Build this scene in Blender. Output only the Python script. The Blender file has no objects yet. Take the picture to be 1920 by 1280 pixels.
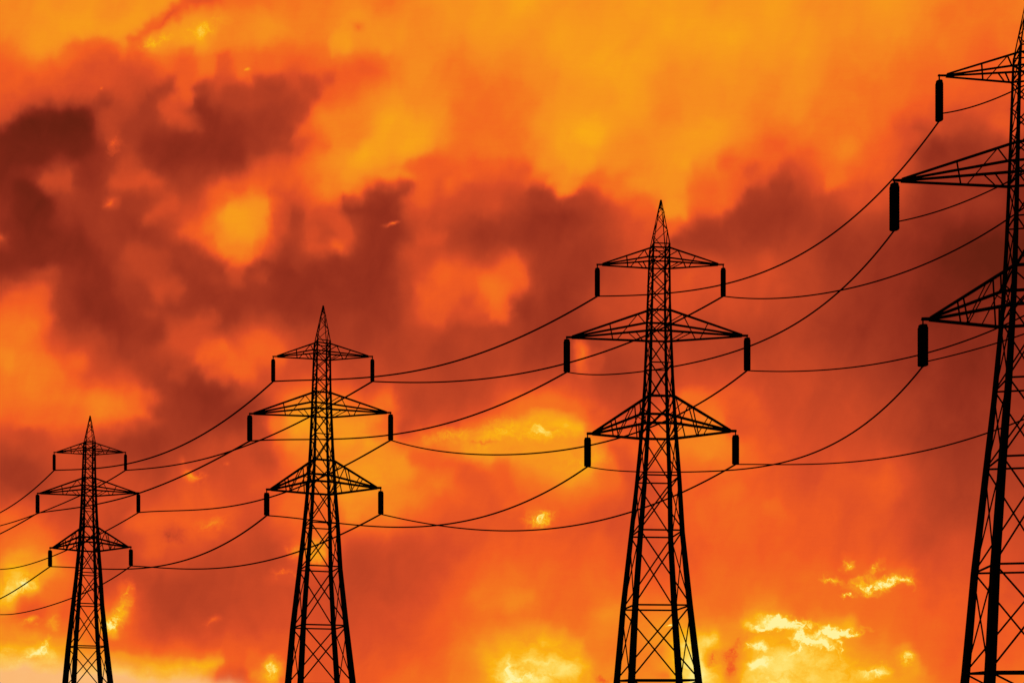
import bpy, bmesh, math, random
import numpy as np
from mathutils import Vector, Matrix
R = math.radians
scene = bpy.context.scene
C = scene.collection

# ------------------------------------------------------------------ camera
F = 2000.0            # focal length in pixels of the 1920 px wide photograph
CX, HY = 960.0, 1308.0  # straight-ahead column, horizon row
CAM_H = 1.6
cam = bpy.data.cameras.new('camera')
cam.sensor_width = 36.0
cam.lens = 36.0 * F / 1920.0
cam.shift_y = (HY - 640.0) / 1920.0
cam.clip_start = 0.1
cam.clip_end = 20000.0
camo = bpy.data.objects.new('camera', cam)
C.objects.link(camo)
camo.location = (0, 0, CAM_H)
camo.rotation_euler = (R(90), 0, 0)
scene.camera = camo
scene.render.resolution_x = 1024
scene.render.resolution_y = 682
scene.view_settings.view_transform = 'Standard'
scene.view_settings.look = 'None'
scene.view_settings.exposure = 0.0
scene.view_settings.gamma = 1.0

# ------------------------------------------------------------------ sky
SUN_AZ = R(13.5)      # the sun sits low behind the clouds, right of straight ahead
SUN_EL = R(1.5)

# Brightness of the cloud deck (0 = darkest cloud belly, 130 = open gap to the sun),
# by direction: 33 azimuth steps x 21 elevation steps.
DECK = """
80 80 82 82 82 82 60 65 68 72 73 76 70 78 80 84 90 88 83 84 88 90 86 82 89 84 80 82 84 76 70 72 72
78 80 90 78 75 78 90 78 76 78 72 85 82 80 80 86 84 85 90 89 88 90 91 91 87 87 81 80 78 74 68 68 68
57 66 60 55 50 60 62 62 62 58 60 64 68 80 74 76 78 80 88 90 90 84 82 84 83 82 76 74 72 66 64 60 62
57 50 42 36 42 33 45 33 30 38 56 70 80 80 77 68 70 80 87 86 88 78 80 80 76 76 74 70 68 58 55 55 52
12 3 2 20 28 24 22 19 27 32 67 77 88 90 76 68 70 82 90 92 80 82 86 80 68 70 68 70 56 42 34 36 30
7 19 29 20 43 26 24 32 50 57 74 83 78 66 60 60 54 73 82 76 76 84 76 65 60 50 64 60 50 28 25 20 15
18 9 28 28 26 36 42 66 76 46 55 38 22 54 45 42 37 25 27 45 56 74 64 46 26 32 40 42 40 20 24 22 10
20 12 14 28 26 28 54 74 68 36 52 30 20 35 36 28 26 26 28 36 48 40 30 28 28 35 28 28 22 16 8 2 2
16 23 26 18 32 28 26 42 36 22 22 22 25 45 58 57 62 29 26 34 48 50 50 46 44 40 30 26 20 12 4 2 5
58 62 26 18 24 30 28 22 27 20 22 28 26 44 52 52 56 24 28 42 46 50 44 46 42 36 30 24 18 12 12 12 15
74 66 42 38 24 42 50 44 60 46 36 32 30 36 34 36 34 26 26 36 40 38 36 34 36 36 30 25 24 18 14 12 14
72 74 62 48 42 28 32 60 54 50 52 44 38 40 36 38 41 40 45 34 34 42 46 46 44 42 38 32 26 22 18 16 20
64 66 67 72 66 36 24 22 28 74 86 72 58 40 44 53 66 79 66 48 46 58 66 68 50 44 44 42 36 28 22 24 26
38 44 50 37 28 28 34 42 42 66 80 76 74 62 74 86 86 82 80 67 60 72 78 72 57 50 48 46 40 30 26 26 28
33 34 42 44 44 40 50 46 50 60 74 82 84 70 68 60 66 78 78 70 50 56 62 60 56 51 52 55 55 38 30 32 34
54 58 43 45 43 56 56 56 48 62 64 72 76 65 56 54 55 60 60 52 50 58 64 63 62 57 56 55 50 40 36 38 38
66 76 60 44 44 54 48 44 41 48 64 46 46 46 50 56 58 58 58 56 52 54 60 62 62 60 58 56 54 44 48 50 44
84 86 70 46 46 38 38 40 42 46 46 42 42 48 56 66 71 66 64 66 60 60 64 66 66 64 66 66 64 56 54 54 50
68 54 58 68 58 40 40 42 44 50 48 46 48 52 60 68 68 70 66 76 74 78 72 72 84 75 72 68 66 62 58 58 56
98 98 88 74 68 64 59 57 58 58 52 52 54 58 64 82 98 102 81 72 76 96 106 86 102 104 103 82 74 64 60 60 60
118 118 118 118 116 106 103 62 66 62 55 56 64 68 72 86 108 104 94 86 78 96 110 94 118 112 108 98 94 74 64 68 72
"""
DECK = [[float(v) for v in r.split()] for r in DECK.strip().splitlines()]

# Colour of the lit cloud against its brightness (level 0..130, sRGB)
RAMP = [(0, (103, 32, 17)), (10, (124, 38, 22)), (20, (147, 47, 28)), (30, (168, 58, 33)),
        (40, (192, 68, 36)), (50, (217, 77, 38)), (60, (241, 92, 34)), (70, (244, 113, 32)),
        (80, (246, 138, 32)), (90, (248, 155, 28)), (100, (252, 176, 21)), (110, (254, 202, 66)),
        (120, (255, 225, 110)), (130, (255, 241, 155))]

# brush marks of the cloud deck: path, half width, level
MARKS = """
75,85 120,72 160,52 185,65 240,50 280,25 315,5|22|87
130,95 170,80 205,95|16|62
265,80 290,55 320,30 350,8 400,2|14|55
285,82 310,65 350,50 385,55|18|87
380,60 395,55|14|100
360,30 395,25|14|85
240,90|12|78
420,50 480,55|30|78
20,150 60,185|25|60
45,160 60,150|12|54
205,115|12|50
170,130 215,160|30|50
350,110 350,150 345,180|20|58
312,162 292,184 276,206 266,240|13|28
310,195 325,225 350,238 370,240|15|49
385,235|12|44
370,200 385,215 395,250|16|18
420,110 430,150|12|54
440,180 470,190|24|34
375,165 380,180|12|30
395,110 385,140|14|70
465,110 460,140|16|66
0,200 60,180 120,175|20|54
0,228 40,207 75,190 130,188 175,186|14|46
20,264 60,238 100,224 150,226|26|1
60,250 140,250|34|1
185,205 200,190|12|20
185,230 180,260|12|27
210,220 215,250|24|38
215,270|12|46
240,260 260,255|18|28
0,290 80,280 150,275|24|7
100,305 120,300|14|24
300,280 380,275 440,280|30|18
490,50|20|82
630,75 640,85|16|88
670,80|14|80
668,52|12|72
715,80|16|85
500,115 530,110|22|62
578,102|12|61
680,130 705,130|18|60
490,160 520,165|16|34
580,160 590,175|14|36
612,145|12|46
560,200 570,215|22|33
620,180 600,205 585,225|13|61
565,245 555,265|13|60
600,270|14|62
485,230 490,270|22|26
530,260 540,280|14|34
565,275|12|48
620,230 680,225|30|76
740,240 770,260 760,275|26|92
690,290 720,275 750,255|20|90
680,295|16|92
650,262 680,255|12|74
860,190 875,165|24|70
880,250 950,260|40|68
780,310 830,305|16|60
900,305 960,310|16|58
1100,250 1130,255|24|96
1105,300|14|92
1060,280|18|90
960,170 985,200|24|72
1300,265 1305,290|14|88
1280,300 1285,315|12|90
1335,225|12|88
1180,280|40|78
1260,150 1250,200|30|78
1360,310 1370,300|14|60
1410,315|14|48
1440,270 1420,290|20|64
960,315 985,318|12|52
1455,275|16|58
1470,200 1490,160|30|80
1500,300 1520,290|14|58
1590,280|20|76
1640,310 1650,270|14|60
1690,240 1700,260|16|50
1727,240|14|40
1780,230 1790,220|18|42
1740,290 1760,280|22|22
1800,275 1830,290|22|24
1870,230 1890,240|20|57
1480,318|16|46
45,350 55,365 75,375 80,390|16|5
40,385|14|8
95,340 110,350 115,330|18|44
210,340 245,345 280,340 295,348|14|50
205,373|12|50
150,340 165,330|14|20
240,375 260,385|16|30
280,410 310,390 330,385|14|48
350,435 370,425|14|58
440,400 455,430 450,455|26|88
400,455 430,470 460,480|20|74
410,370 425,355 460,350|16|60
330,470 370,485 420,510|18|28
385,450 400,475|12|60
440,515|12|50
445,530|12|42
475,515 480,540|12|28
250,480 280,520 290,490|24|40
300,545 310,530 330,540|18|46
280,590|14|38
180,520 190,560 210,590|26|17
90,480 150,470|30|13
240,610 290,620|24|24
380,560 420,580|24|24
350,620 390,600|18|46
10,600 50,580|30|62
30,558 65,552 80,545|14|57
20,620 40,620|24|74
60,522 100,515|13|40
85,600|16|62
115,560 125,600|14|28
5,455|12|38
490,380 485,420|16|82
520,360|12|52
540,340 555,330|12|60
515,430 520,410|12|48
560,402 561,445|12|30
600,420 615,440 605,450|16|40
630,400 650,440 640,470|12|50
627,460|12|62
580,460 600,470|12|52
540,465 530,490|12|28
560,495|14|36
585,512 605,500 610,480|12|47
620,490 635,485|12|24
640,335 660,350 620,355|24|76
660,325|18|85
690,355 680,365|12|66
720,336 760,336|14|77
700,367 715,358 740,358 765,354|13|29
660,388 680,390|13|21
720,380 715,420 720,450|24|20
785,360 795,380|12|57
845,350|12|64
860,345 870,330|12|66
880,360 920,380|22|46
945,420 960,430|16|28
800,450 815,440|18|52
770,480 800,475|18|46
500,510 560,520 640,502|22|20
540,560 620,560 700,520|30|22
490,520|12|40
840,510 835,540 825,570|20|60
920,530 935,550 945,575|22|69
790,545 800,560|16|58
880,555 890,580|12|50
800,590 820,600|14|56
930,590|14|64
860,620 960,625|14|34
955,495|12|58
480,632 520,642|13|57
1030,335 1060,350|20|84
1000,345 1020,335|12|66
1000,357 1020,372 1040,384|12|29
1040,345 1065,350 1085,340|12|78
1070,382 1110,390|14|34
1120,340 1130,350|12|62
1150,360 1180,350|18|70
1200,350 1260,340|20|82
1255,390 1270,400|18|82
1265,430|14|66
1190,375 1210,395|14|62
1320,360 1350,365|24|64
1350,400 1365,385 1390,350|16|62
1414,362 1402,388 1374,418|13|31
1290,440 1270,460|14|34
1390,430 1430,400|24|26
1330,440 1380,455|22|30
960,500 975,530 970,560|18|62
1002,510 1002,560|12|31
980,580 1040,620|24|24
1445,330|12|60
1570,335 1560,345|18|68
1535,350|12|52
1460,350 1450,380|20|28
1600,370 1650,375|20|50
1440,500 1450,530|20|48
30,700 90,705|30|73
12,660 15,690|13|79
130,690 150,680|16|60
105,660|12|54
160,755 210,760|22|73
255,745 265,780 240,780|14|66
280,735 290,745|12|58
292,785 275,802|12|42
140,780 60,790|24|64
20,815 80,820|14|44
30,880 60,900|24|29
300,780 320,760|12|28
250,650 270,680|20|30
370,720 400,760 420,730|22|20
380,670 410,650 440,690 460,700|18|63
390,692 420,712|12|55
330,700 350,680|12|38
200,812 280,806|12|42
240,830 300,822|16|27
490,650 520,665|20|62
500,710|18|46
480,780 495,800|14|34
510,790 540,830|16|72
480,850 500,870|16|42
560,800 590,790|20|86
650,800 675,795|18|86
692,833|13|98
640,830 660,825|12|90
720,750 725,765|14|70
700,780|12|78
762,800|12|44
800,830 850,820|12|74
870,815|12|80
885,832 930,812 955,800|15|93
820,780 850,790|12|50
700,860 760,870 720,900|26|82
640,890 650,930|16|84
780,860 840,870|14|60
825,905|12|73
870,880 900,900|20|54
760,930 700,940|24|76
940,870 950,900|14|62
660,690 700,700|20|40
1092,650 1096,690|12|60
1118,665 1125,680|12|47
1068,650 1070,680|12|31
985,796 1040,788 1075,800|16|99
1010,817|12|102
970,800 980,815|12|93
960,768 1080,760|12|68
1110,760 1140,790|12|54
1000,850 1060,860|24|86
1100,850 1120,865|22|82
1132,880 1142,900|12|68
1090,880 1060,890|16|86
1162,840 1180,900|12|50
1285,745 1310,745 1335,765|14|68
1380,760 1390,800|24|54
1300,820 1335,840|20|77
1345,930 1380,920|16|66
960,940 1000,950|14|62
1200,700 1230,730|16|38
1445,840|12|58
1445,950|12|68
0,970 20,965|14|62
34,1055 22,1100 5,1130|20|104
50,1100 65,1108|13|104
40,1040|14|84
90,1060 85,1090|14|88
110,1100 100,1130|16|68
250,980 300,1000 280,1030|14|58
270,975 400,978|14|60
322,1002|12|44
360,1006 400,1006|12|58
235,1100 240,1115 233,1140|12|66
210,1178 205,1165|13|100
227,1150 230,1135|12|86
98,1165|12|80
62,1222|13|112
0,1195 20,1192|18|80
0,1225 100,1238|12|106
150,1240 240,1235 330,1245|12|89
280,1250 350,1256 400,1246|14|98
420,1274 455,1266|14|52
470,1240 480,1230|12|66
440,1235|12|60
660,965|14|80
690,960|12|74
597,1020 598,1038 582,1046|12|76
552,1030|12|62
515,1078 550,1075|12|52
510,1242 515,1260 507,1270|12|96
486,1260|12|82
905,1115 930,1120|22|73
920,1230 940,1240 950,1215|16|100
952,1250 955,1275|12|116
900,1240|14|88
860,1220 880,1260|20|74
1010,978|18|72
960,1130 990,1125|20|78
1150,1150 1165,1140|14|80
1050,1195 1070,1200|12|88
965,1224 1080,1212|14|98
990,1254 1075,1254|17|114
1080,1230 1100,1245|14|100
1110,1270|14|94
1130,1272 1150,1266|12|78
1200,1240 1230,1220|16|76
1240,1258|12|70
1290,1200 1285,1260|15|112
1320,1212 1330,1200|12|112
1302,1270 1302,1240|14|124
1345,1228 1332,1245|12|90
1372,1225 1366,1255 1382,1272|12|80
1398,1170 1435,1164|12|108
1422,1244|13|120
1425,1210|12|110
1400,1268 1440,1270|14|112
1440,1162 1480,1170 1500,1180|12|106
1500,1197 1540,1200|13|108
1540,1188 1600,1180|12|100
1545,1172|12|92
1440,1250 1470,1240 1460,1270|16|116
1540,1240 1560,1260|24|106
1620,1260 1660,1260|12|106
1700,1235|12|98
1695,1222 1712,1260|14|90
1590,1220|12|94
1600,1096 1650,1100|12|74
1650,1100 1690,1082|12|76
1700,1082|12|72
1545,1087|12|68
1590,1060|12|70
"""
MARKS = [([tuple(float(q) for q in p.split(',')) for p in l.split('|')[0].split()], float(l.split('|')[1]), float(l.split('|')[2]))
         for l in MARKS.strip().splitlines()]

# a few fine darks and lights: x, y, rx, ry, tilt in degrees, level change
SOFT = [
    (205, 373, 10, 5, 30, 14), (735, 421, 13, 4, 8, 36), (6, 450, 8, 12, 20, 14), (1095, 662, 10, 24, -5, 10),
    (467, 133, 4, 3, 0, 22), (190, 168, 4, 3, 0, 12), (668, 52, 9, 9, 0, -8), (360, 890, 16, 11, 0, 20),
    (345, 870, 8, 12, 0, 12), (400, 1163, 14, 8, 20, 12), (60, 1164, 12, 6, 20, 20), (425, 868, 5, 4, 0, 10),
    (300, 45, 60, 7, 40, -6),
]
# torn wisps of bright cloud: x, y, rx, ry, tilt, level change
WISP = [
    (1012, 972, 30, 14, 15, 40), (1480, 1165, 48, 8, -8, 70), (1433, 1172, 26, 7, 8, 60), (1500, 1183, 7, 16, 5, 60),
    (1525, 1203, 34, 9, -8, 66), (1560, 1186, 40, 6, 4, 60), (1546, 1178, 8, 10, 20, 40), (1545, 1210, 26, 5, -28, 50),
    (1505, 1212, 20, 4, 28, 40), (1577, 1207, 5, 12, 15, 40), (1605, 1180, 24, 5, 8, 30),
    (1555, 1087, 22, 7, -5, 44), (1587, 1060, 12, 9, 0, 36), (1630, 1097, 38, 14, 0, 40), (1672, 1089, 40, 9, 22, 44),
    (1640, 1065, 18, 10, 50, 30), (1705, 1087, 18, 9, -20, 36), (1590, 1117, 10, 4, 5, 44), (1632, 1112, 16, 7, 0, 40),
    (1640, 1256, 28, 10, 12, 34), (1425, 1243, 16, 12, 0, 40), (1425, 1208, 18, 8, 0, 34), (1402, 1214, 16, 5, 20, 30),
    (1375, 1215, 34, 9, 45, -18), (1338, 1235, 22, 8, 50, -24), (1372, 1250, 10, 26, 0, -14), (1255, 1171, 11, 4, 0, 44),
    (385, 54, 40, 16, 25, 12), (290, 80, 40, 8, 25, 16), (68, 1222, 34, 8, 30, 26), (88, 1208, 14, 6, 60, 20),
    (222, 1150, 12, 32, -30, 22), (208, 1175, 24, 10, 30, 22), (980, 1272, 50, 10, 0, 20), (1010, 812, 50, 14, 5, 16),
    (1130, 1272, 22, 8, 0, -12), (590, 1035, 26, 24, 30, 20), (552, 1035, 16, 16, 40, 16), (1700, 1232, 14, 12, 0, 26),
    (45, 1095, 46, 16, 35, 20), (362, 892, 20, 12, 0, 20), (215, 275, 14, 18, -20, 16), (240, 1112, 9, 26, -15, 20),
    (840, 815, 60, 16, 10, 14), (940, 800, 36, 20, 20, 14), (1095, 862, 60, 24, 10, 8), (905, 830, 30, 8, 0, -14),
    (510, 1252, 16, 26, -20, 20), (955, 1255, 7, 24, 0, 20), (322, 1000, 22, 10, 0, -10), (395, 985, 34, 14, 10, 10),
    (535, 1077, 24, 5, 0, 14), (395, 1165, 16, 7, 20, 10), (98, 1165, 12, 9, 50, 18), (56, 1165, 20, 6, 20, 18),
]


GX, GY = 15.0, 15.0
NX, NY = 129, 88


def deck_grid():
    """the coarse sky brightness, resampled every 15 thousandths, with the brush marks laid on it"""
    def cr(t):
        t = abs(t)
        if t < 1: return 1.5 * t ** 3 - 2.5 * t * t + 1
        if t < 2: return -0.5 * t ** 3 + 2.5 * t * t - 4 * t + 2
        return 0.0
    g = np.array(DECK)
    def resample(m, pos):
        out = []
        n = len(m)
        for p in pos:
            i0 = math.floor(p)
            acc = 0
            for k in range(i0 - 1, i0 + 3):
                acc = acc + m[min(max(k, 0), n - 1)] * cr(p - k)
            out.append(acc)
        return np.array(out)
    g = resample(g, [min(j * GY / 64.0, 20.0) for j in range(NY)])
    g = resample(g.T, [i * GX / 60.0 for i in range(NX)]).T
    xs, ys = np.meshgrid(np.arange(NX) * GX, np.arange(NY) * GY)
    for path, w, lev in MARKS:
        d = np.full(xs.shape, 1e9)
        if len(path) == 1: path = path * 2
        for (x0, y0), (x1, y1) in zip(path, path[1:]):
            l2 = (x1 - x0) ** 2 + (y1 - y0) ** 2 or 1.0
            t = np.clip(((xs - x0) * (x1 - x0) + (ys - y0) * (y1 - y0)) / l2, 0, 1)
            d = np.minimum(d, np.hypot(xs - x0 - t * (x1 - x0), ys - y0 - t * (y1 - y0)))
        k = np.clip(1.2 * (1 - d / (w * 1.75)), 0, 1)
        k = k * k * (3 - 2 * k) * 0.95
        g = g * (1 - k) + lev * k
    p = np.pad(g, 1, mode='edge')            # feather
    p = (p[:-2] + 2 * p[1:-1] + p[2:]) / 4
    return 0.35 * (p[:, :-2] + 2 * p[:, 1:-1] + p[:, 2:]) / 4 + 0.65 * g


def lin(c):
    out = []
    for v in c:
        v /= 255.0
        out.append(v / 12.92 if v <= 0.04045 else ((v + 0.055) / 1.055) ** 2.4)
    return (out[0], out[1], out[2], 1.0)


def build_world():
    w = bpy.data.worlds.new('World')
    scene.world = w
    w.use_nodes = True
    nt = w.node_tree
    nt.nodes.clear()
    N, L = nt.nodes, nt.links

    def node(t, **kw):
        n = N.new(t)
        for k, v in kw.items():
            setattr(n, k, v)
        return n

    def put(sock, v):
        if isinstance(v, bpy.types.NodeSocket):
            L.new(v, sock)
        else:
            sock.default_value = v

    def M(op, a, b=0.0, c=0.0, clamp=False):
        n = node('ShaderNodeMath', operation=op, use_clamp=clamp)
        put(n.inputs[0], a); put(n.inputs[1], b); put(n.inputs[2], c)
        return n.outputs[0]

    def V(op, a, b=None, scale=None):
        n = node('ShaderNodeVectorMath', operation=op)
        put(n.inputs[0], a)
        if b is not None: put(n.inputs[1], b)
        if scale is not None: put(n.inputs[3], scale)
        return n.outputs[1] if op in ('LENGTH', 'DOT_PRODUCT') else n.outputs[0]

    def curve(x, pts):
        n = node('ShaderNodeFloatCurve')
        m = n.mapping
        m.use_clip = False
        m.extend = 'HORIZONTAL'
        cu = m.curves[0]
        while len(cu.points) < len(pts):
            cu.points.new(0.5, 0.5)
        for p, (a, b) in zip(cu.points, pts):
            p.location = (a, b)
            p.handle_type = 'AUTO_CLAMPED'
        m.update()
        put(n.inputs['Value'], x)
        return n.outputs[0]

    def noise(vec, scale, detail=4.0, rough=0.5, dist=0.0):
        n = node('ShaderNodeTexNoise', noise_dimensions='3D')
        put(n.inputs['Vector'], vec)
        n.inputs['Scale'].default_value = scale
        n.inputs['Detail'].default_value = detail
        n.inputs['Roughness'].default_value = rough
        n.inputs['Distortion'].default_value = dist
        return n

    tc = node('ShaderNodeTexCoord')
    d = tc.outputs['Generated']
    sx = node('ShaderNodeSeparateXYZ'); L.new(d, sx.inputs[0])
    dx, dy, dz = sx.outputs
    dyc = M('MAXIMUM', dy, 0.06)
    # position on the cloud deck, in thousandths of the distance straight ahead
    U = M('MULTIPLY_ADD', M('DIVIDE', dx, dyc), F / 1000.0, CX / 1000.0)
    Vv = M('MULTIPLY_ADD', M('DIVIDE', dz, dyc), -F / 1000.0, HY / 1000.0)
    cb = node('ShaderNodeCombineXYZ'); put(cb.inputs[0], U); put(cb.inputs[1], Vv)
    P = cb.outputs[0]

    # the wind: large, middle and fine displacement of the deck
    mp = node('ShaderNodeMapping'); L.new(P, mp.inputs[0])
    mp.inputs['Rotation'].default_value = (0, 0, R(28)); mp.inputs['Scale'].default_value = (1.15, 0.85, 1.0)
    n1 = noise(mp.outputs[0], 9.0, 2.0, 0.5)
    n2 = noise(mp.outputs[0], 26.0, 3.0, 0.5)
    w1 = V('SCALE', V('SUBTRACT', n1.outputs['Color'], (0.5, 0.5, 0.5)), scale=0.030)
    w2 = V('SCALE', V('SUBTRACT', n2.outputs['Color'], (0.5, 0.5, 0.5)), scale=0.024)
    PW = V('ADD', P, V('ADD', w1, w2))
    s2 = node('ShaderNodeSeparateXYZ'); L.new(PW, s2.inputs[0])
    u01 = M('DIVIDE', s2.outputs[0], 1.92, clamp=True)
    vn = M('MULTIPLY_ADD', M('MINIMUM', M('MAXIMUM', s2.outputs[1], 0.0), 1.28), 1000.0 / (2 * GY), 0.5)   # half rows

    def curves3(vec, tables):
        n = node('ShaderNodeRGBCurve')
        m = n.mapping
        m.use_clip = False
        m.extend = 'HORIZONTAL'
        for ch, pts in enumerate(tables):
            cu = m.curves[ch]
            while len(cu.points) < len(pts):
                cu.points.new(0.5, 0.5)
            for p, (a, b) in zip(cu.points, pts):
                p.location = (a, b)
                p.handle_type = 'AUTO_CLAMPED'
        m.update()
        put(n.inputs['Color'], vec)
        return n.outputs[0]

    # smooth blending of the elevation rows, three rows at a time (Catmull-Rom weight)
    kern = []
    for i in range(17):
        t = i / 8.0
        k = (1.5 * t ** 3 - 2.5 * t * t + 1) if t < 1 else (-0.5 * t ** 3 + 2.5 * t * t - 4 * t + 2)
        kern.append((i / 16.0, 0.1 + 0.9 * k))
    G = deck_grid()
    G = np.vstack([G[:1], G, G[-1:]])      # one spare row at either end
    cu = node('ShaderNodeCombineXYZ'); cv = node('ShaderNodeCombineXYZ')
    for q in range(3):
        put(cu.inputs[q], u01); put(cv.inputs[q], vn)
    acc = None
    for j in range(0, NY + 1, 3):
        t = V('ABSOLUTE', V('SUBTRACT', cv.outputs[0], (j / 2.0, (j + 1) / 2.0, (j + 2) / 2.0)))
        t = V('MINIMUM', t, (1.0, 1.0, 1.0))
        k = V('SUBTRACT', curves3(t, [kern] * 3), (0.1, 0.1, 0.1))
        r = curves3(cu.outputs[0], [[(i / (NX - 1.0), v / 130.0) for i, v in enumerate(G[j + q])] for q in range(3)])
        p = V('DOT_PRODUCT', k, r)
        acc = p if acc is None else M('ADD', acc, p)
    level = M('DIVIDE', acc, 0.9)

    def blob(pt, b):
        x, y, rx, ry, a, amp = b
        m = node('ShaderNodeMapping', vector_type='TEXTURE')
        put(m.inputs[0], pt)
        m.inputs['Location'].default_value = (x / 1000.0, y / 1000.0, 0)
        m.inputs['Rotation'].default_value = (0, 0, R(-a))
        m.inputs['Scale'].default_value = (rx * 1.7 / 1000.0, ry * 1.7 / 1000.0, 1)
        g = node('ShaderNodeTexGradient', gradient_type='QUADRATIC_SPHERE')
        L.new(m.outputs[0], g.inputs[0])
        return g.outputs['Fac'], amp / 130.0

    soft = level
    for b in SOFT:
        f, amp = blob(PW, b)
        soft = M('MULTIPLY_ADD', f, amp * 1.5, soft)
    wis = None
    n3 = noise(P, 42.0, 5.0, 0.6)
    PX = V('ADD', P, V('SCALE', V('SUBTRACT', n3.outputs['Color'], (0.5, 0.5, 0.5)), scale=0.05))
    for b in WISP:
        f, amp = blob(PX, b)
        wis = M('MULTIPLY', f, amp * 1.7) if wis is None else M('MULTIPLY_ADD', f, amp * 1.7, wis)
    n4 = noise(PX, 30.0, 5.0, 0.6, 0.5)
    tear = node('ShaderNodeMapRange', interpolation_type='SMOOTHSTEP')
    put(tear.inputs['Value'], n4.outputs['Fac'])
    tear.inputs['From Min'].default_value = 0.34; tear.inputs['From Max'].default_value = 0.70
    n7 = noise(PX, 46.0, 4.0, 0.55, 0.8)
    ridge = M('POWER', M('SUBTRACT', 1.0, M('MULTIPLY', M('ABSOLUTE', M('SUBTRACT', n7.outputs['Fac'], 0.5)), 4.5), clamp=True), 2.0)
    thread = M('MULTIPLY_ADD', ridge, 0.75, M('MULTIPLY', tear.outputs[0], 0.55))
    level = M('MULTIPLY_ADD', wis, thread, soft)

    # billows of the deck itself, leaning streaks, and torn detail where the light comes through
    n5 = noise(mp.outputs[0], 14.0, 6.0, 0.55, 0.4)
    level = M('MULTIPLY_ADD', M('SUBTRACT', n5.outputs['Fac'], 0.5), 0.11, level)
    mp2 = node('ShaderNodeMapping', vector_type='TEXTURE'); L.new(PW, mp2.inputs[0])
    mp2.inputs['Rotation'].default_value = (0, 0, R(22)); mp2.inputs['Scale'].default_value = (0.42, 1.5, 1.0)
    n8 = noise(mp2.outputs[0], 9.0, 4.0, 0.5, 0.3)
    level = M('MULTIPLY_ADD', M('SUBTRACT', n8.outputs['Fac'], 0.5), 0.06, level)
    hot = M('MULTIPLY', M('SUBTRACT', level, 0.56), 3.2, clamp=True)
    mp3 = node('ShaderNodeMapping'); L.new(PX, mp3.inputs[0])
    mp3.inputs['Rotation'].default_value = (0, 0, R(12)); mp3.inputs['Scale'].default_value = (0.7, 1.3, 1.0)
    low = M('MULTIPLY', M('SUBTRACT', s2.outputs[1], 0.62), 6.0, clamp=True)      # only in the broken cloud near the horizon
    n9 = noise(mp3.outputs[0], 26.0, 6.0, 0.6, 0.6)
    level = M('MULTIPLY_ADD', M('MULTIPLY', M('SUBTRACT', n9.outputs['Fac'], 0.5), 0.36), M('MULTIPLY', hot, low), level)
    n6 = noise(P, 260.0, 2.0, 0.6)
    level = M('MULTIPLY_ADD', M('SUBTRACT', n6.outputs['Fac'], 0.5), 0.012, level)

    ramp = node('ShaderNodeValToRGB')
    L.new(level, ramp.inputs[0])
    el = ramp.color_ramp.elements
    while len(el) < len(RAMP):
        el.new(0.5)
    for e, (p, c) in zip(el, RAMP):
        e.position = p / 130.0
        e.color = lin(c)

    # clear peach air under the deck, low on the left
    pe = None
    for b in [(60, 1300, 330, 52, -3, 130), (330, 1305, 150, 28, -3, 100)]:
        f, amp = blob(PW, b)
        f = M('MULTIPLY', f, amp * 3.2)
        pe = f if pe is None else M('ADD', pe, f)
    pe = M('MINIMUM', pe, 0.95)
    mixp = node('ShaderNodeMix', data_type='RGBA')
    put(mixp.inputs['Factor'], pe); put(mixp.inputs['A'], ramp.outputs[0])
    mixp.inputs['B'].default_value = lin((251, 184, 118))
    bgc = node('ShaderNodeBackground'); L.new(mixp.outputs['Result'], bgc.inputs[0])
    bgc.inputs[1].default_value = 1.0

    # away from the sunset: the dim dusk sky
    sky = node('ShaderNodeTexSky', sky_type='NISHITA')
    sky.sun_disc = False
    sky.sun_elevation = SUN_EL
    sky.sun_rotation = SUN_AZ
    bgs = node('ShaderNodeBackground'); L.new(sky.outputs[0], bgs.inputs[0])
    bgs.inputs[1].default_value = 0.05
    glow = node('ShaderNodeMapRange', interpolation_type='SMOOTHSTEP')
    put(glow.inputs['Value'], dy)
    glow.inputs['From Min'].default_value = 0.30; glow.inputs['From Max'].default_value = 0.66
    mx = node('ShaderNodeMixShader')
    put(mx.inputs[0], glow.outputs[0]); L.new(bgs.outputs[0], mx.inputs[1]); L.new(bgc.outputs[0], mx.inputs[2])
    out = node('ShaderNodeOutputWorld'); L.new(mx.outputs[0], out.inputs[0])


build_world()

sun = bpy.data.lights.new('sun', 'SUN')
sun.energy = 0.5
sun.angle = R(6)
sun.color = (1.0, 0.5, 0.2)
suno = bpy.data.objects.new('sun', sun)
C.objects.link(suno)
sdir = Vector((math.sin(SUN_AZ) * math.cos(SUN_EL), math.cos(SUN_AZ) * math.cos(SUN_EL), math.sin(SUN_EL)))
suno.rotation_euler = sdir.to_track_quat('Z', 'Y').to_euler()


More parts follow.
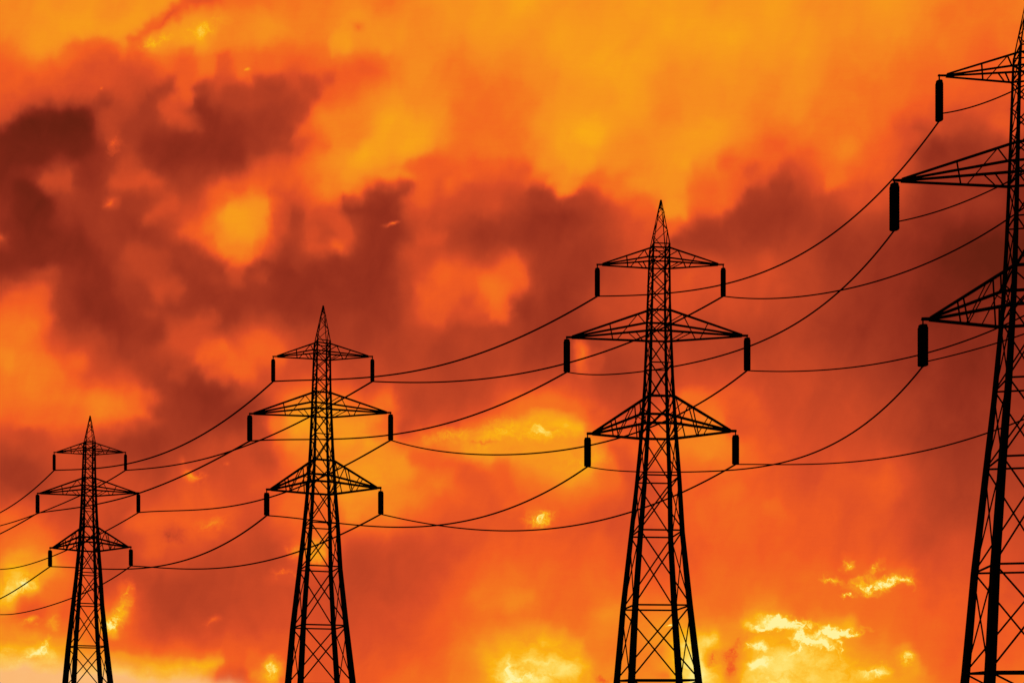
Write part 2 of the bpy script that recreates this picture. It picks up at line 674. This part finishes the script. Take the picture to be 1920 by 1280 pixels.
# ------------------------------------------------------------------ materials
def material(name, c1, c2, scale, rough, bump=0.0, metallic=0.0, spec=0.0):
    m = bpy.data.materials.new(name)
    m.use_nodes = True
    nt = m.node_tree
    b = nt.nodes['Principled BSDF']
    tc = nt.nodes.new('ShaderNodeTexCoord')
    n = nt.nodes.new('ShaderNodeTexNoise')
    n.inputs['Scale'].default_value = scale
    n.inputs['Detail'].default_value = 5
    nt.links.new(tc.outputs['Object'], n.inputs['Vector'])
    r = nt.nodes.new('ShaderNodeValToRGB')
    r.color_ramp.elements[0].position = 0.35
    r.color_ramp.elements[1].position = 0.7
    r.color_ramp.elements[0].color = (*c1, 1)
    r.color_ramp.elements[1].color = (*c2, 1)
    nt.links.new(n.outputs['Fac'], r.inputs[0])
    nt.links.new(r.outputs[0], b.inputs['Base Color'])
    b.inputs['Roughness'].default_value = rough
    b.inputs['Metallic'].default_value = metallic
    b.inputs['Specular IOR Level'].default_value = spec
    if bump:
        bp = nt.nodes.new('ShaderNodeBump')
        bp.inputs['Strength'].default_value = bump
        nt.links.new(n.outputs['Fac'], bp.inputs['Height'])
        nt.links.new(bp.outputs[0], b.inputs['Normal'])
    return m


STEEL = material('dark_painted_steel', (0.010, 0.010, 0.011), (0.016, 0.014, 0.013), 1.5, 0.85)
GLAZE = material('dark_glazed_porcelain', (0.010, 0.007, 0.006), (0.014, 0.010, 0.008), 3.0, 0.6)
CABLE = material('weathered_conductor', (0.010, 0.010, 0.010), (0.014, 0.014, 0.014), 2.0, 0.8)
CONCRETE = material('concrete', (0.22, 0.21, 0.19), (0.32, 0.30, 0.27), 2.0, 0.9, 0.2)
SOIL = material('dry_grass_field', (0.035, 0.045, 0.018), (0.09, 0.075, 0.035), 0.15, 1.0, 0.4)


# ------------------------------------------------------------------ mesh helpers
def link(name, bm, mat, parent=None, smooth=False):
    me = bpy.data.meshes.new(name)
    bmesh.ops.recalc_face_normals(bm, faces=bm.faces)
    bm.to_mesh(me)
    bm.free()
    me.materials.append(mat)
    if smooth:
        for p in me.polygons: p.use_smooth = True
    o = bpy.data.objects.new(name, me)
    C.objects.link(o)
    if parent: o.parent = parent
    return o


def tag(o, label, cat, group=None):
    o['label'] = label
    o['category'] = cat
    if group: o['group'] = group


def angle_bar(bm, a, b, w0, w1=None, out=None):
    """one steel angle (L section) from a to b; w0, w1 = width at each end"""
    w1 = w0 if w1 is None else w1
    a, b = Vector(a), Vector(b)
    t = (b - a).normalized()
    ref = Vector(out) if out is not None else (Vector((0, 0, 1)) if abs(t.z) < 0.8 else Vector((0, 1, 0)))
    x = (ref - t * ref.dot(t)).normalized()
    y = t.cross(x)
    # symmetric about `ref`: the two flanges meet at the outer corner
    p, q = (x + y).normalized(), (x - y).normalized()
    rings = []
    for c, w in ((a, w0), (b, w1)):
        th = w * 0.34
        f = w * 0.80
        o = c + x * w * 0.35
        pts = [o, o - p * f, o - p * f - q * th, o - p * th - q * th, o - p * th - q * f, o - q * f]
        rings.append([bm.verts.new(v) for v in pts])
    r0, r1 = rings
    for i in range(6):
        j = (i + 1) % 6
        bm.faces.new((r0[i], r0[j], r1[j], r1[i]))
    bm.faces.new(r0); bm.faces.new(list(reversed(r1)))


def lathe(bm, cx, cy, prof, seg=20):
    rings = []
    for z, r in prof:
        rings.append([bm.verts.new((cx + r * math.cos(2 * math.pi * k / seg), cy + r * math.sin(2 * math.pi * k / seg), z)) for k in range(seg)])
    for a, b in zip(rings, rings[1:]):
        for k in range(seg):
            bm.faces.new((a[k], a[(k + 1) % seg], b[(k + 1) % seg], b[k]))
    bm.faces.new(rings[0]); bm.faces.new(list(reversed(rings[-1])))


def box(bm, x0, x1, y0, y1, z0, z1):
    vs = [bm.verts.new((x, y, z)) for z in (z0, z1) for y in (y0, y1) for x in (x0, x1)]
    for f in ((0, 1, 3, 2), (4, 6, 7, 5), (0, 4, 5, 1), (2, 3, 7, 6), (0, 2, 6, 4), (1, 5, 7, 3)):
        bm.faces.new([vs[i] for i in f])


# ------------------------------------------------------------------ ground
def ground():
    bm = bmesh.new()
    radii = [0, 20, 45, 80, 130, 200, 320, 600, 1200, 3000, 8000]
    seg = 48
    rnd = random.Random(4)
    prev = [bm.verts.new((0, 0, 0))]
    for r in radii[1:]:
        ring = [bm.verts.new((r * math.cos(2 * math.pi * k / seg), r * math.sin(2 * math.pi * k / seg), 0)) for k in range(seg)]
        for k in range(seg):
            if len(prev) == 1:
                bm.faces.new((prev[0], ring[k], ring[(k + 1) % seg]))
            else:
                bm.faces.new((prev[k], ring[k], ring[(k + 1) % seg], prev[(k + 1) % seg]))
        prev = ring
    o = link('ground', bm, SOIL)
    o['kind'] = 'structure'


ground()

# ------------------------------------------------------------------ pylons
MPP = 0.04764          # metres per photo pixel on the third pylon
D3 = F * MPP
WIDTHS = [(-34, 137), (34, 125), (169, 103), (304, 79.5), (403, 66), (469, 57), (527, 49.5), (598, 43),
          (660, 39), (737, 34.5), (827, 31.3), (845, 30.5), (934, 1.6)]


def interp(tab, x):
    if x <= tab[0][0]: return tab[0][1]
    for (a, p), (b, q) in zip(tab, tab[1:]):
        if x <= b: return p + (q - p) * (x - a) / (b - a)
    return tab[-1][1]


LEAN = [(-34, 8.5), (34, 8.5), (169, 10), (304, 9), (403, 6), (527, 4.5), (800, 4), (900, 0)]   # offset of the body's middle from its peak
LEGW = [(-34, 0.66), (34, 0.62), (169, 0.54), (304, 0.46), (403, 0.39), (527, 0.31), (660, 0.24), (845, 0.16), (934, 0.10)]
# crossarms: near upper, far upper, near lower, far lower chord height (px), tip height, left, right reach, tip yaw, chord width
ARMS = [
    dict(nu=845, fu=827, nl=819, fl=805, tip=812.5, left=-119, right=117, yaw=0.0, w=0.175, ins=(805, 753), rad=0.237, low=False),
    dict(nu=728, fu=703, nl=689, fl=669, tip=678, left=-176, right=161, yaw=-1.5, w=0.24, ins=(673, 612.5), rad=0.303, low=False),
    dict(nu=567, fu=533, nl=516, fl=486, tip=498.5, left=-137, right=138.5, yaw=-4.0, w=0.30, ins=(490, 436), rad=0.319, low=True),
]


def pylon(px, s, k, theta, label, thick=1.0):
    """px: column of the tip; s: size against the third pylon; k: depth/width of the body; theta: body yaw"""
    D = D3 / s
    X = (px - CX) * D / F
    root = bpy.data.objects.new('transmission_tower', None)
    C.objects.link(root)
    root.location = (X, D, 0)
    tag(root, label, 'pylon', 'pylons of the power line')
    ct, st = math.cos(R(theta)), math.sin(R(theta))

    def z(h): return CAM_H + h * MPP

    def corner(ix, iy, h):            # ix, iy = -1/+1; iy=-1 is the face nearer the camera
        W = interp(WIDTHS, h) * MPP
        hx, hy = W / 2 / (ct - (px - CX) / F * st) * ix, W * k / 2 * iy
        off = -interp(LEAN, h) * MPP
        return Vector((hx * ct - hy * st + off, hx * st + hy * ct, z(h)))

    def lw(h): return interp(LEGW, h) * thick * 1.18
    bw = 0.11 * thick

    # four legs, ground to the foot of the peak, and their footings
    hs = [t[0] for t in WIDTHS[:-1]]
    for iy in (-1, 1):
        for ix in (-1, 1):
            bm = bmesh.new()
            for a, b in zip(hs, hs[1:]):
                ca, cb2 = corner(ix, iy, a), corner(ix, iy, b)
                angle_bar(bm, ca, cb2, lw(a), lw(b), out=(ix, iy, 0))
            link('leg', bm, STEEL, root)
            bm = bmesh.new()
            c = corner(ix, iy, -34)
            box(bm, c.x - .55, c.x + .55, c.y - .55, c.y + .55, -0.6, 0.28)
            bmesh.ops.bevel(bm, geom=bm.edges[:], offset=0.04, segments=2, affect='EDGES')
            link('footing', bm, CONCRETE, root)

    faces = [((-1, -1), (1, -1)), ((1, -1), (1, 1)), ((1, 1), (-1, 1)), ((-1, 1), (-1, -1))]
    # horizontal rings
    for h, w in ((845, .12), (622, .13), (410.5, .16), (308.5, .18), (170, .19), (33.5, .20)):
        bm = bmesh.new()
        for a, b in faces:
            angle_bar(bm, corner(*a, h), corner(*b, h), w * thick)
        link('horizontal_ring', bm, STEEL, root)
    # crossed bracing, one panel after another
    panels = [(836, 812, .8), (812, 779, .8), (779, 746, .8), (746, 713, .8), (713, 679, .85), (679, 622, .9), (622, 550, .95),
              (550, 501, .95), (501, 410.5, 1), (410.5, 308.5, 1.05), (308.5, 170, 1.1), (170, 33.5, 1.15), (33.5, -34, 1.15)]
    for a, b, q in panels:
        bm = bmesh.new()
        for c0, c1 in faces:
            A, B = corner(*c0, a), corner(*c1, b)
            E, G = corner(*c1, a), corner(*c0, b)
            nrm = Vector((c0[0] + c1[0], c0[1] + c1[1], 0)).normalized() * 0.05
            angle_bar(bm, A + nrm, B + nrm, bw * q, out=nrm)
            angle_bar(bm, E - nrm, G - nrm, bw * q, out=nrm)
        link('cross_bracing', bm, STEEL, root)
    # the peak
    bm = bmesh.new()
    for iy in (-1, 1):
        for ix in (-1, 1):
            angle_bar(bm, corner(ix, iy, 845), corner(ix, iy, 931), .11 * thick, .07 * thick, out=(ix, iy, 0))
    angle_bar(bm, corner(-1, -1, 914) + Vector((.05, 0, 0)), corner(-1, -1, 932) + Vector((.05, 0, 0)), .15 * thick)
    pk = link('peak', bm, STEEL, root)
    bm = bmesh.new()
    lv = [845, 872, 893, 909, 920]
    for i, (a, b) in enumerate(zip(lv, lv[1:])):
        for j, (c0, c1) in enumerate(faces):
            if (i + j) % 2: c0, c1 = c1, c0
            angle_bar(bm, corner(*c0, a), corner(*c1, b), .075 * thick)
    link('peak_bracing', bm, STEEL, pk)

    pts = {}
    eps = k * 1.0
    for ai, A in enumerate(ARMS):
        # chord heights as real heights: the nearer face already reads higher
        def solve(h, iy, W=None):
            for _ in range(4):
                c = corner(-1, iy, hh[0]) if _ else corner(-1, iy, h)
                yy = (corner(-1, iy, c.z and (c.z - CAM_H) / MPP).y + corner(1, iy, (c.z - CAM_H) / MPP).y) / 2
                hh[0] = h * (1 + yy / D)
            return hh[0]
        hh = [0]
        NU, FU = solve(A['nu'], -1), solve(A['fu'], 1)
        NL, FL = solve(A['nl'], -1), solve(A['fl'], 1)
        ay = R(A['yaw'])
        for h0, h1 in ((NU, FU), (NL, FL)):      # the chords running through the body
            bmr = bmesh.new()
            for iy, h in ((-1, h0), (1, h1)):
                a, b = corner(-1, iy, h), corner(1, iy, h)
                e = (b - a).normalized() * .08
                angle_bar(bmr, a - e, b + e, A['w'] * .9 * thick)
            for ix in (-1, 1):
                angle_bar(bmr, corner(ix, -1, h0), corner(ix, 1, h1), .10 * thick, out=(0, 0, 1))
            link('crossarm_collar', bmr, STEEL, root)
        for ix, reach in ((-1, A['left']), (1, A['right'])):
            r = reach * MPP
            tip = Vector((r * math.cos(ay), r * math.sin(ay), z(A['tip'])))
            inner = tip - Vector((ix * 0.45, 0, 0))
            U0, U1 = corner(ix, -1, NU), corner(ix, 1, FU)
            L0, L1 = corner(ix, -1, NL), corner(ix, 1, FL)
            bm = bmesh.new()
            for q, c in enumerate((U0, U1, L0, L1)):
                e = inner + Vector((0, (-1 if q % 2 == 0 else 1) * .06, .05 if q < 2 else -.05))
                angle_bar(bm, c, e, A['w'] * 1.0 * thick, A['w'] * .85 * thick)
            angle_bar(bm, inner - Vector((ix * .5, 0, 0)), tip + Vector((ix * .08, 0, 0)), A['w'] * 1.1 * thick, A['w'] * .9 * thick)
            arm = link('crossarm', bm, STEEL, root)

            def at(c, t): return c + (inner - c) * t
            bm = bmesh.new()
            if A['low']:
                lk = [(U0, .03, L1, .27), (U0, .16, U1, .03), (U0, .25, L1, .46), (U0, .33, L1, .49), (U0, .25, L1, .07),
                      (U0, .60, L1, .46), (U0, .67, L1, .57), (U1, .12, L0, .02), (L0, .16, L1, .02)]
            else:
                lk = [(U0, .17, L1, .39), (U0, .17, U1, .02), (U0, .52, L1, .45), (L0, .29, L1, .12), (L0, .19, L1, .04)]
            for P0, t0, P1, t1 in lk:
                angle_bar(bm, at(P0, t0), at(P1, t1), (.105 if A['low'] else .10) * thick)
            link('crossarm_bracing', bm, STEEL, arm)

            # insulator string
            rad = A['rad']
            zt, zb = z(A['ins'][0]), z(A['ins'][1]) + .03
            bm = bmesh.new()
            n = 15
            pit = (zt - zb) / n
            prof = [(zt + .02, rad * .25), (zt, rad * .55)]
            for i in range(n):
                zz = zt - i * pit
                rr = rad * (0.86 if i == 0 else 1.0)
                prof += [(zz - pit * .10, rr * .98), (zz - pit * .30, rr), (zz - pit * .85, rr), (zz - pit * .97, rad * .96)]
            prof += [(zb, rad * .6), (zb - .03, rad * .2)]
            lathe(bm, tip.x, tip.y, prof)
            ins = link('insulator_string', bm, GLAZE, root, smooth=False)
            bm = bmesh.new()
            lathe(bm, tip.x, tip.y, [(zt, .055 * thick), (tip.z + .04, .055 * thick)], 8)
            link('hanger', bm, STEEL, ins)
            bm = bmesh.new()
            lathe(bm, tip.x, tip.y, [(zb - .10, .05), (zb - .02, .09), (zb + .05, .09)], 8)
            link('clamp', bm, STEEL, ins)
            pts[('top', 'middle', 'bottom')[ai], 'left' if ix < 0 else 'right'] = Vector((X + tip.x, D + tip.y, zb - .04))
    return pts


TOWERS = [
    pylon(169, .567, 1.42, 31, 'smallest and farthest steel lattice pylon, at the far left of the row', 1.22),
    pylon(606, .788, 1.4, 21, 'second smallest steel lattice pylon, standing second from the left', 1.10),
    pylon(1239, 1.0, 1.15, 5, 'tall lattice pylon right of centre, largest one seen with both sides of its arms', 1.0),
    pylon(1932, 1.436, 1.02, -10, 'nearest and largest lattice pylon, cut off by the right edge', 0.86),
]


# ------------------------------------------------------------------ wires
def at_px(x, y, D):
    return Vector(((x - CX) * D / F, D, CAM_H + (HY - y) * D / F))


def wire(a, b, sag, dia, label, group):
    bm = bmesh.new()
    n, seg = 64, 6
    pts = []
    for i in range(n + 1):
        t = i / n
        p = a.lerp(b, t)
        u = 2 * t - 1
        p.z -= 4 * t * (1 - t) * (sag[0] + sag[1] * u + sag[2] * u * u)
        pts.append(p)
    prev = None
    r = dia / 2
    for i, p in enumerate(pts):
        t = (pts[min(i + 1, n)] - pts[max(i - 1, 0)]).normalized()
        sx = t.cross(Vector((0, 0, 1))).normalized()
        sz = sx.cross(t)
        ring = [bm.verts.new(p + (sx * math.cos(2 * math.pi * q / seg) + sz * math.sin(2 * math.pi * q / seg)) * r) for q in range(seg)]
        if prev:
            for q in range(seg):
                bm.faces.new((prev[q], prev[(q + 1) % seg], ring[(q + 1) % seg], ring[q]))
        else:
            bm.faces.new(ring)
        prev = ring
    bm.faces.new(list(reversed(prev)))
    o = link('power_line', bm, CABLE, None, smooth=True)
    tag(o, label, 'power line', group)


# (from, to, arm, side, sag in metres and its two shape terms)
SPANS = [
    (2, 3, 'top', 'left', 4.271, 2.075, 0.488), (2, 3, 'top', 'right', 4.1, 1.079, 0.547),
    (2, 3, 'middle', 'left', 3.573, 1.721, 1.399), (2, 3, 'middle', 'right', 3.346, 0.989, 0.194),
    (2, 3, 'bottom', 'left', 3.437, 2.284, 1.583), (2, 3, 'bottom', 'right', 2.49, 0.661, -0.276),
    (1, 2, 'top', 'left', 2.723, 0.825, -0.424), (1, 2, 'top', 'right', 2.887, 0.577, -0.032),
    (1, 2, 'middle', 'left', 2.476, 1.091, -0.41), (1, 2, 'middle', 'right', 4.301, 1.011, 0.833),
    (1, 2, 'bottom', 'left', 3.373, 1.729, -0.083), (1, 2, 'bottom', 'right', 3.793, 0.801, -0.021),
    (0, 1, 'top', 'left', 3.539, 1.063, -0.163), (0, 1, 'top', 'right', 2.531, 0.119, -0.341),
    (0, 1, 'middle', 'left', 1.919, 0.38, -0.42), (0, 1, 'middle', 'right', 2.921, 0.872, -0.775),
    (0, 1, 'bottom', 'left', 3.139, 1.716, 0.125), (0, 1, 'bottom', 'right', 2.997, 0.796, -0.365),
]
WHO = ['smallest', 'second smallest', 'tall central', 'right edge']
DIA = [.19, .155, .11]
for i, j, arm, side, c0, c1, c2 in SPANS:
    wire(TOWERS[i][arm, side], TOWERS[j][arm, side], (c0, c1, c2), DIA[i],
         f'wire on the {side} ends of the {arm} arms between {WHO[i]} and {WHO[j]} pylons',
         'wires of the power line')
# spans that run out of the picture on either side: next pylon beyond the frame
for arm, side, x, y, c0, c1, c2 in [
        ('top', 'left', -160, 992, 3.497, 1.267, -0.359), ('top', 'right', -61, 992, 1.919, -0.231, 0.675),
        ('middle', 'left', -184, 1059, 1.477, 0.091, 0.126), ('middle', 'right', -42.4, 1059, 2.951, -1.12, 0.598),
        ('bottom', 'left', -167.5, 1133, 3.579, 1.567, -2.144), ('bottom', 'right', -52, 1133, 3.773, -0.957, 1.598)]:
    wire(at_px(x, y, D3 / .42), TOWERS[0][arm, side], (c0, c1, c2), .20,
         f'wire leaving the {side} end of the smallest pylon\'s {arm} arm for the left frame edge',
         'wires of the power line')
for arm, x, y, lift, c0, c1, c2 in [('top', 2576, -424, .45, 2.554, -.114, .164), ('middle', 2445, -101, .5, 2.065, .054, -.042),
                                    ('bottom', 2535, 305, .25, 1.189, .062, -.088)]:
    wire(TOWERS[3][arm, 'left'] + Vector((0, 0, lift)), at_px(x, y, D3 / 2.3), (c0, c1, c2), .08,
         f'wire running right, behind its body, from the right edge pylon\'s left {arm} insulator',
         'wires of the power line')
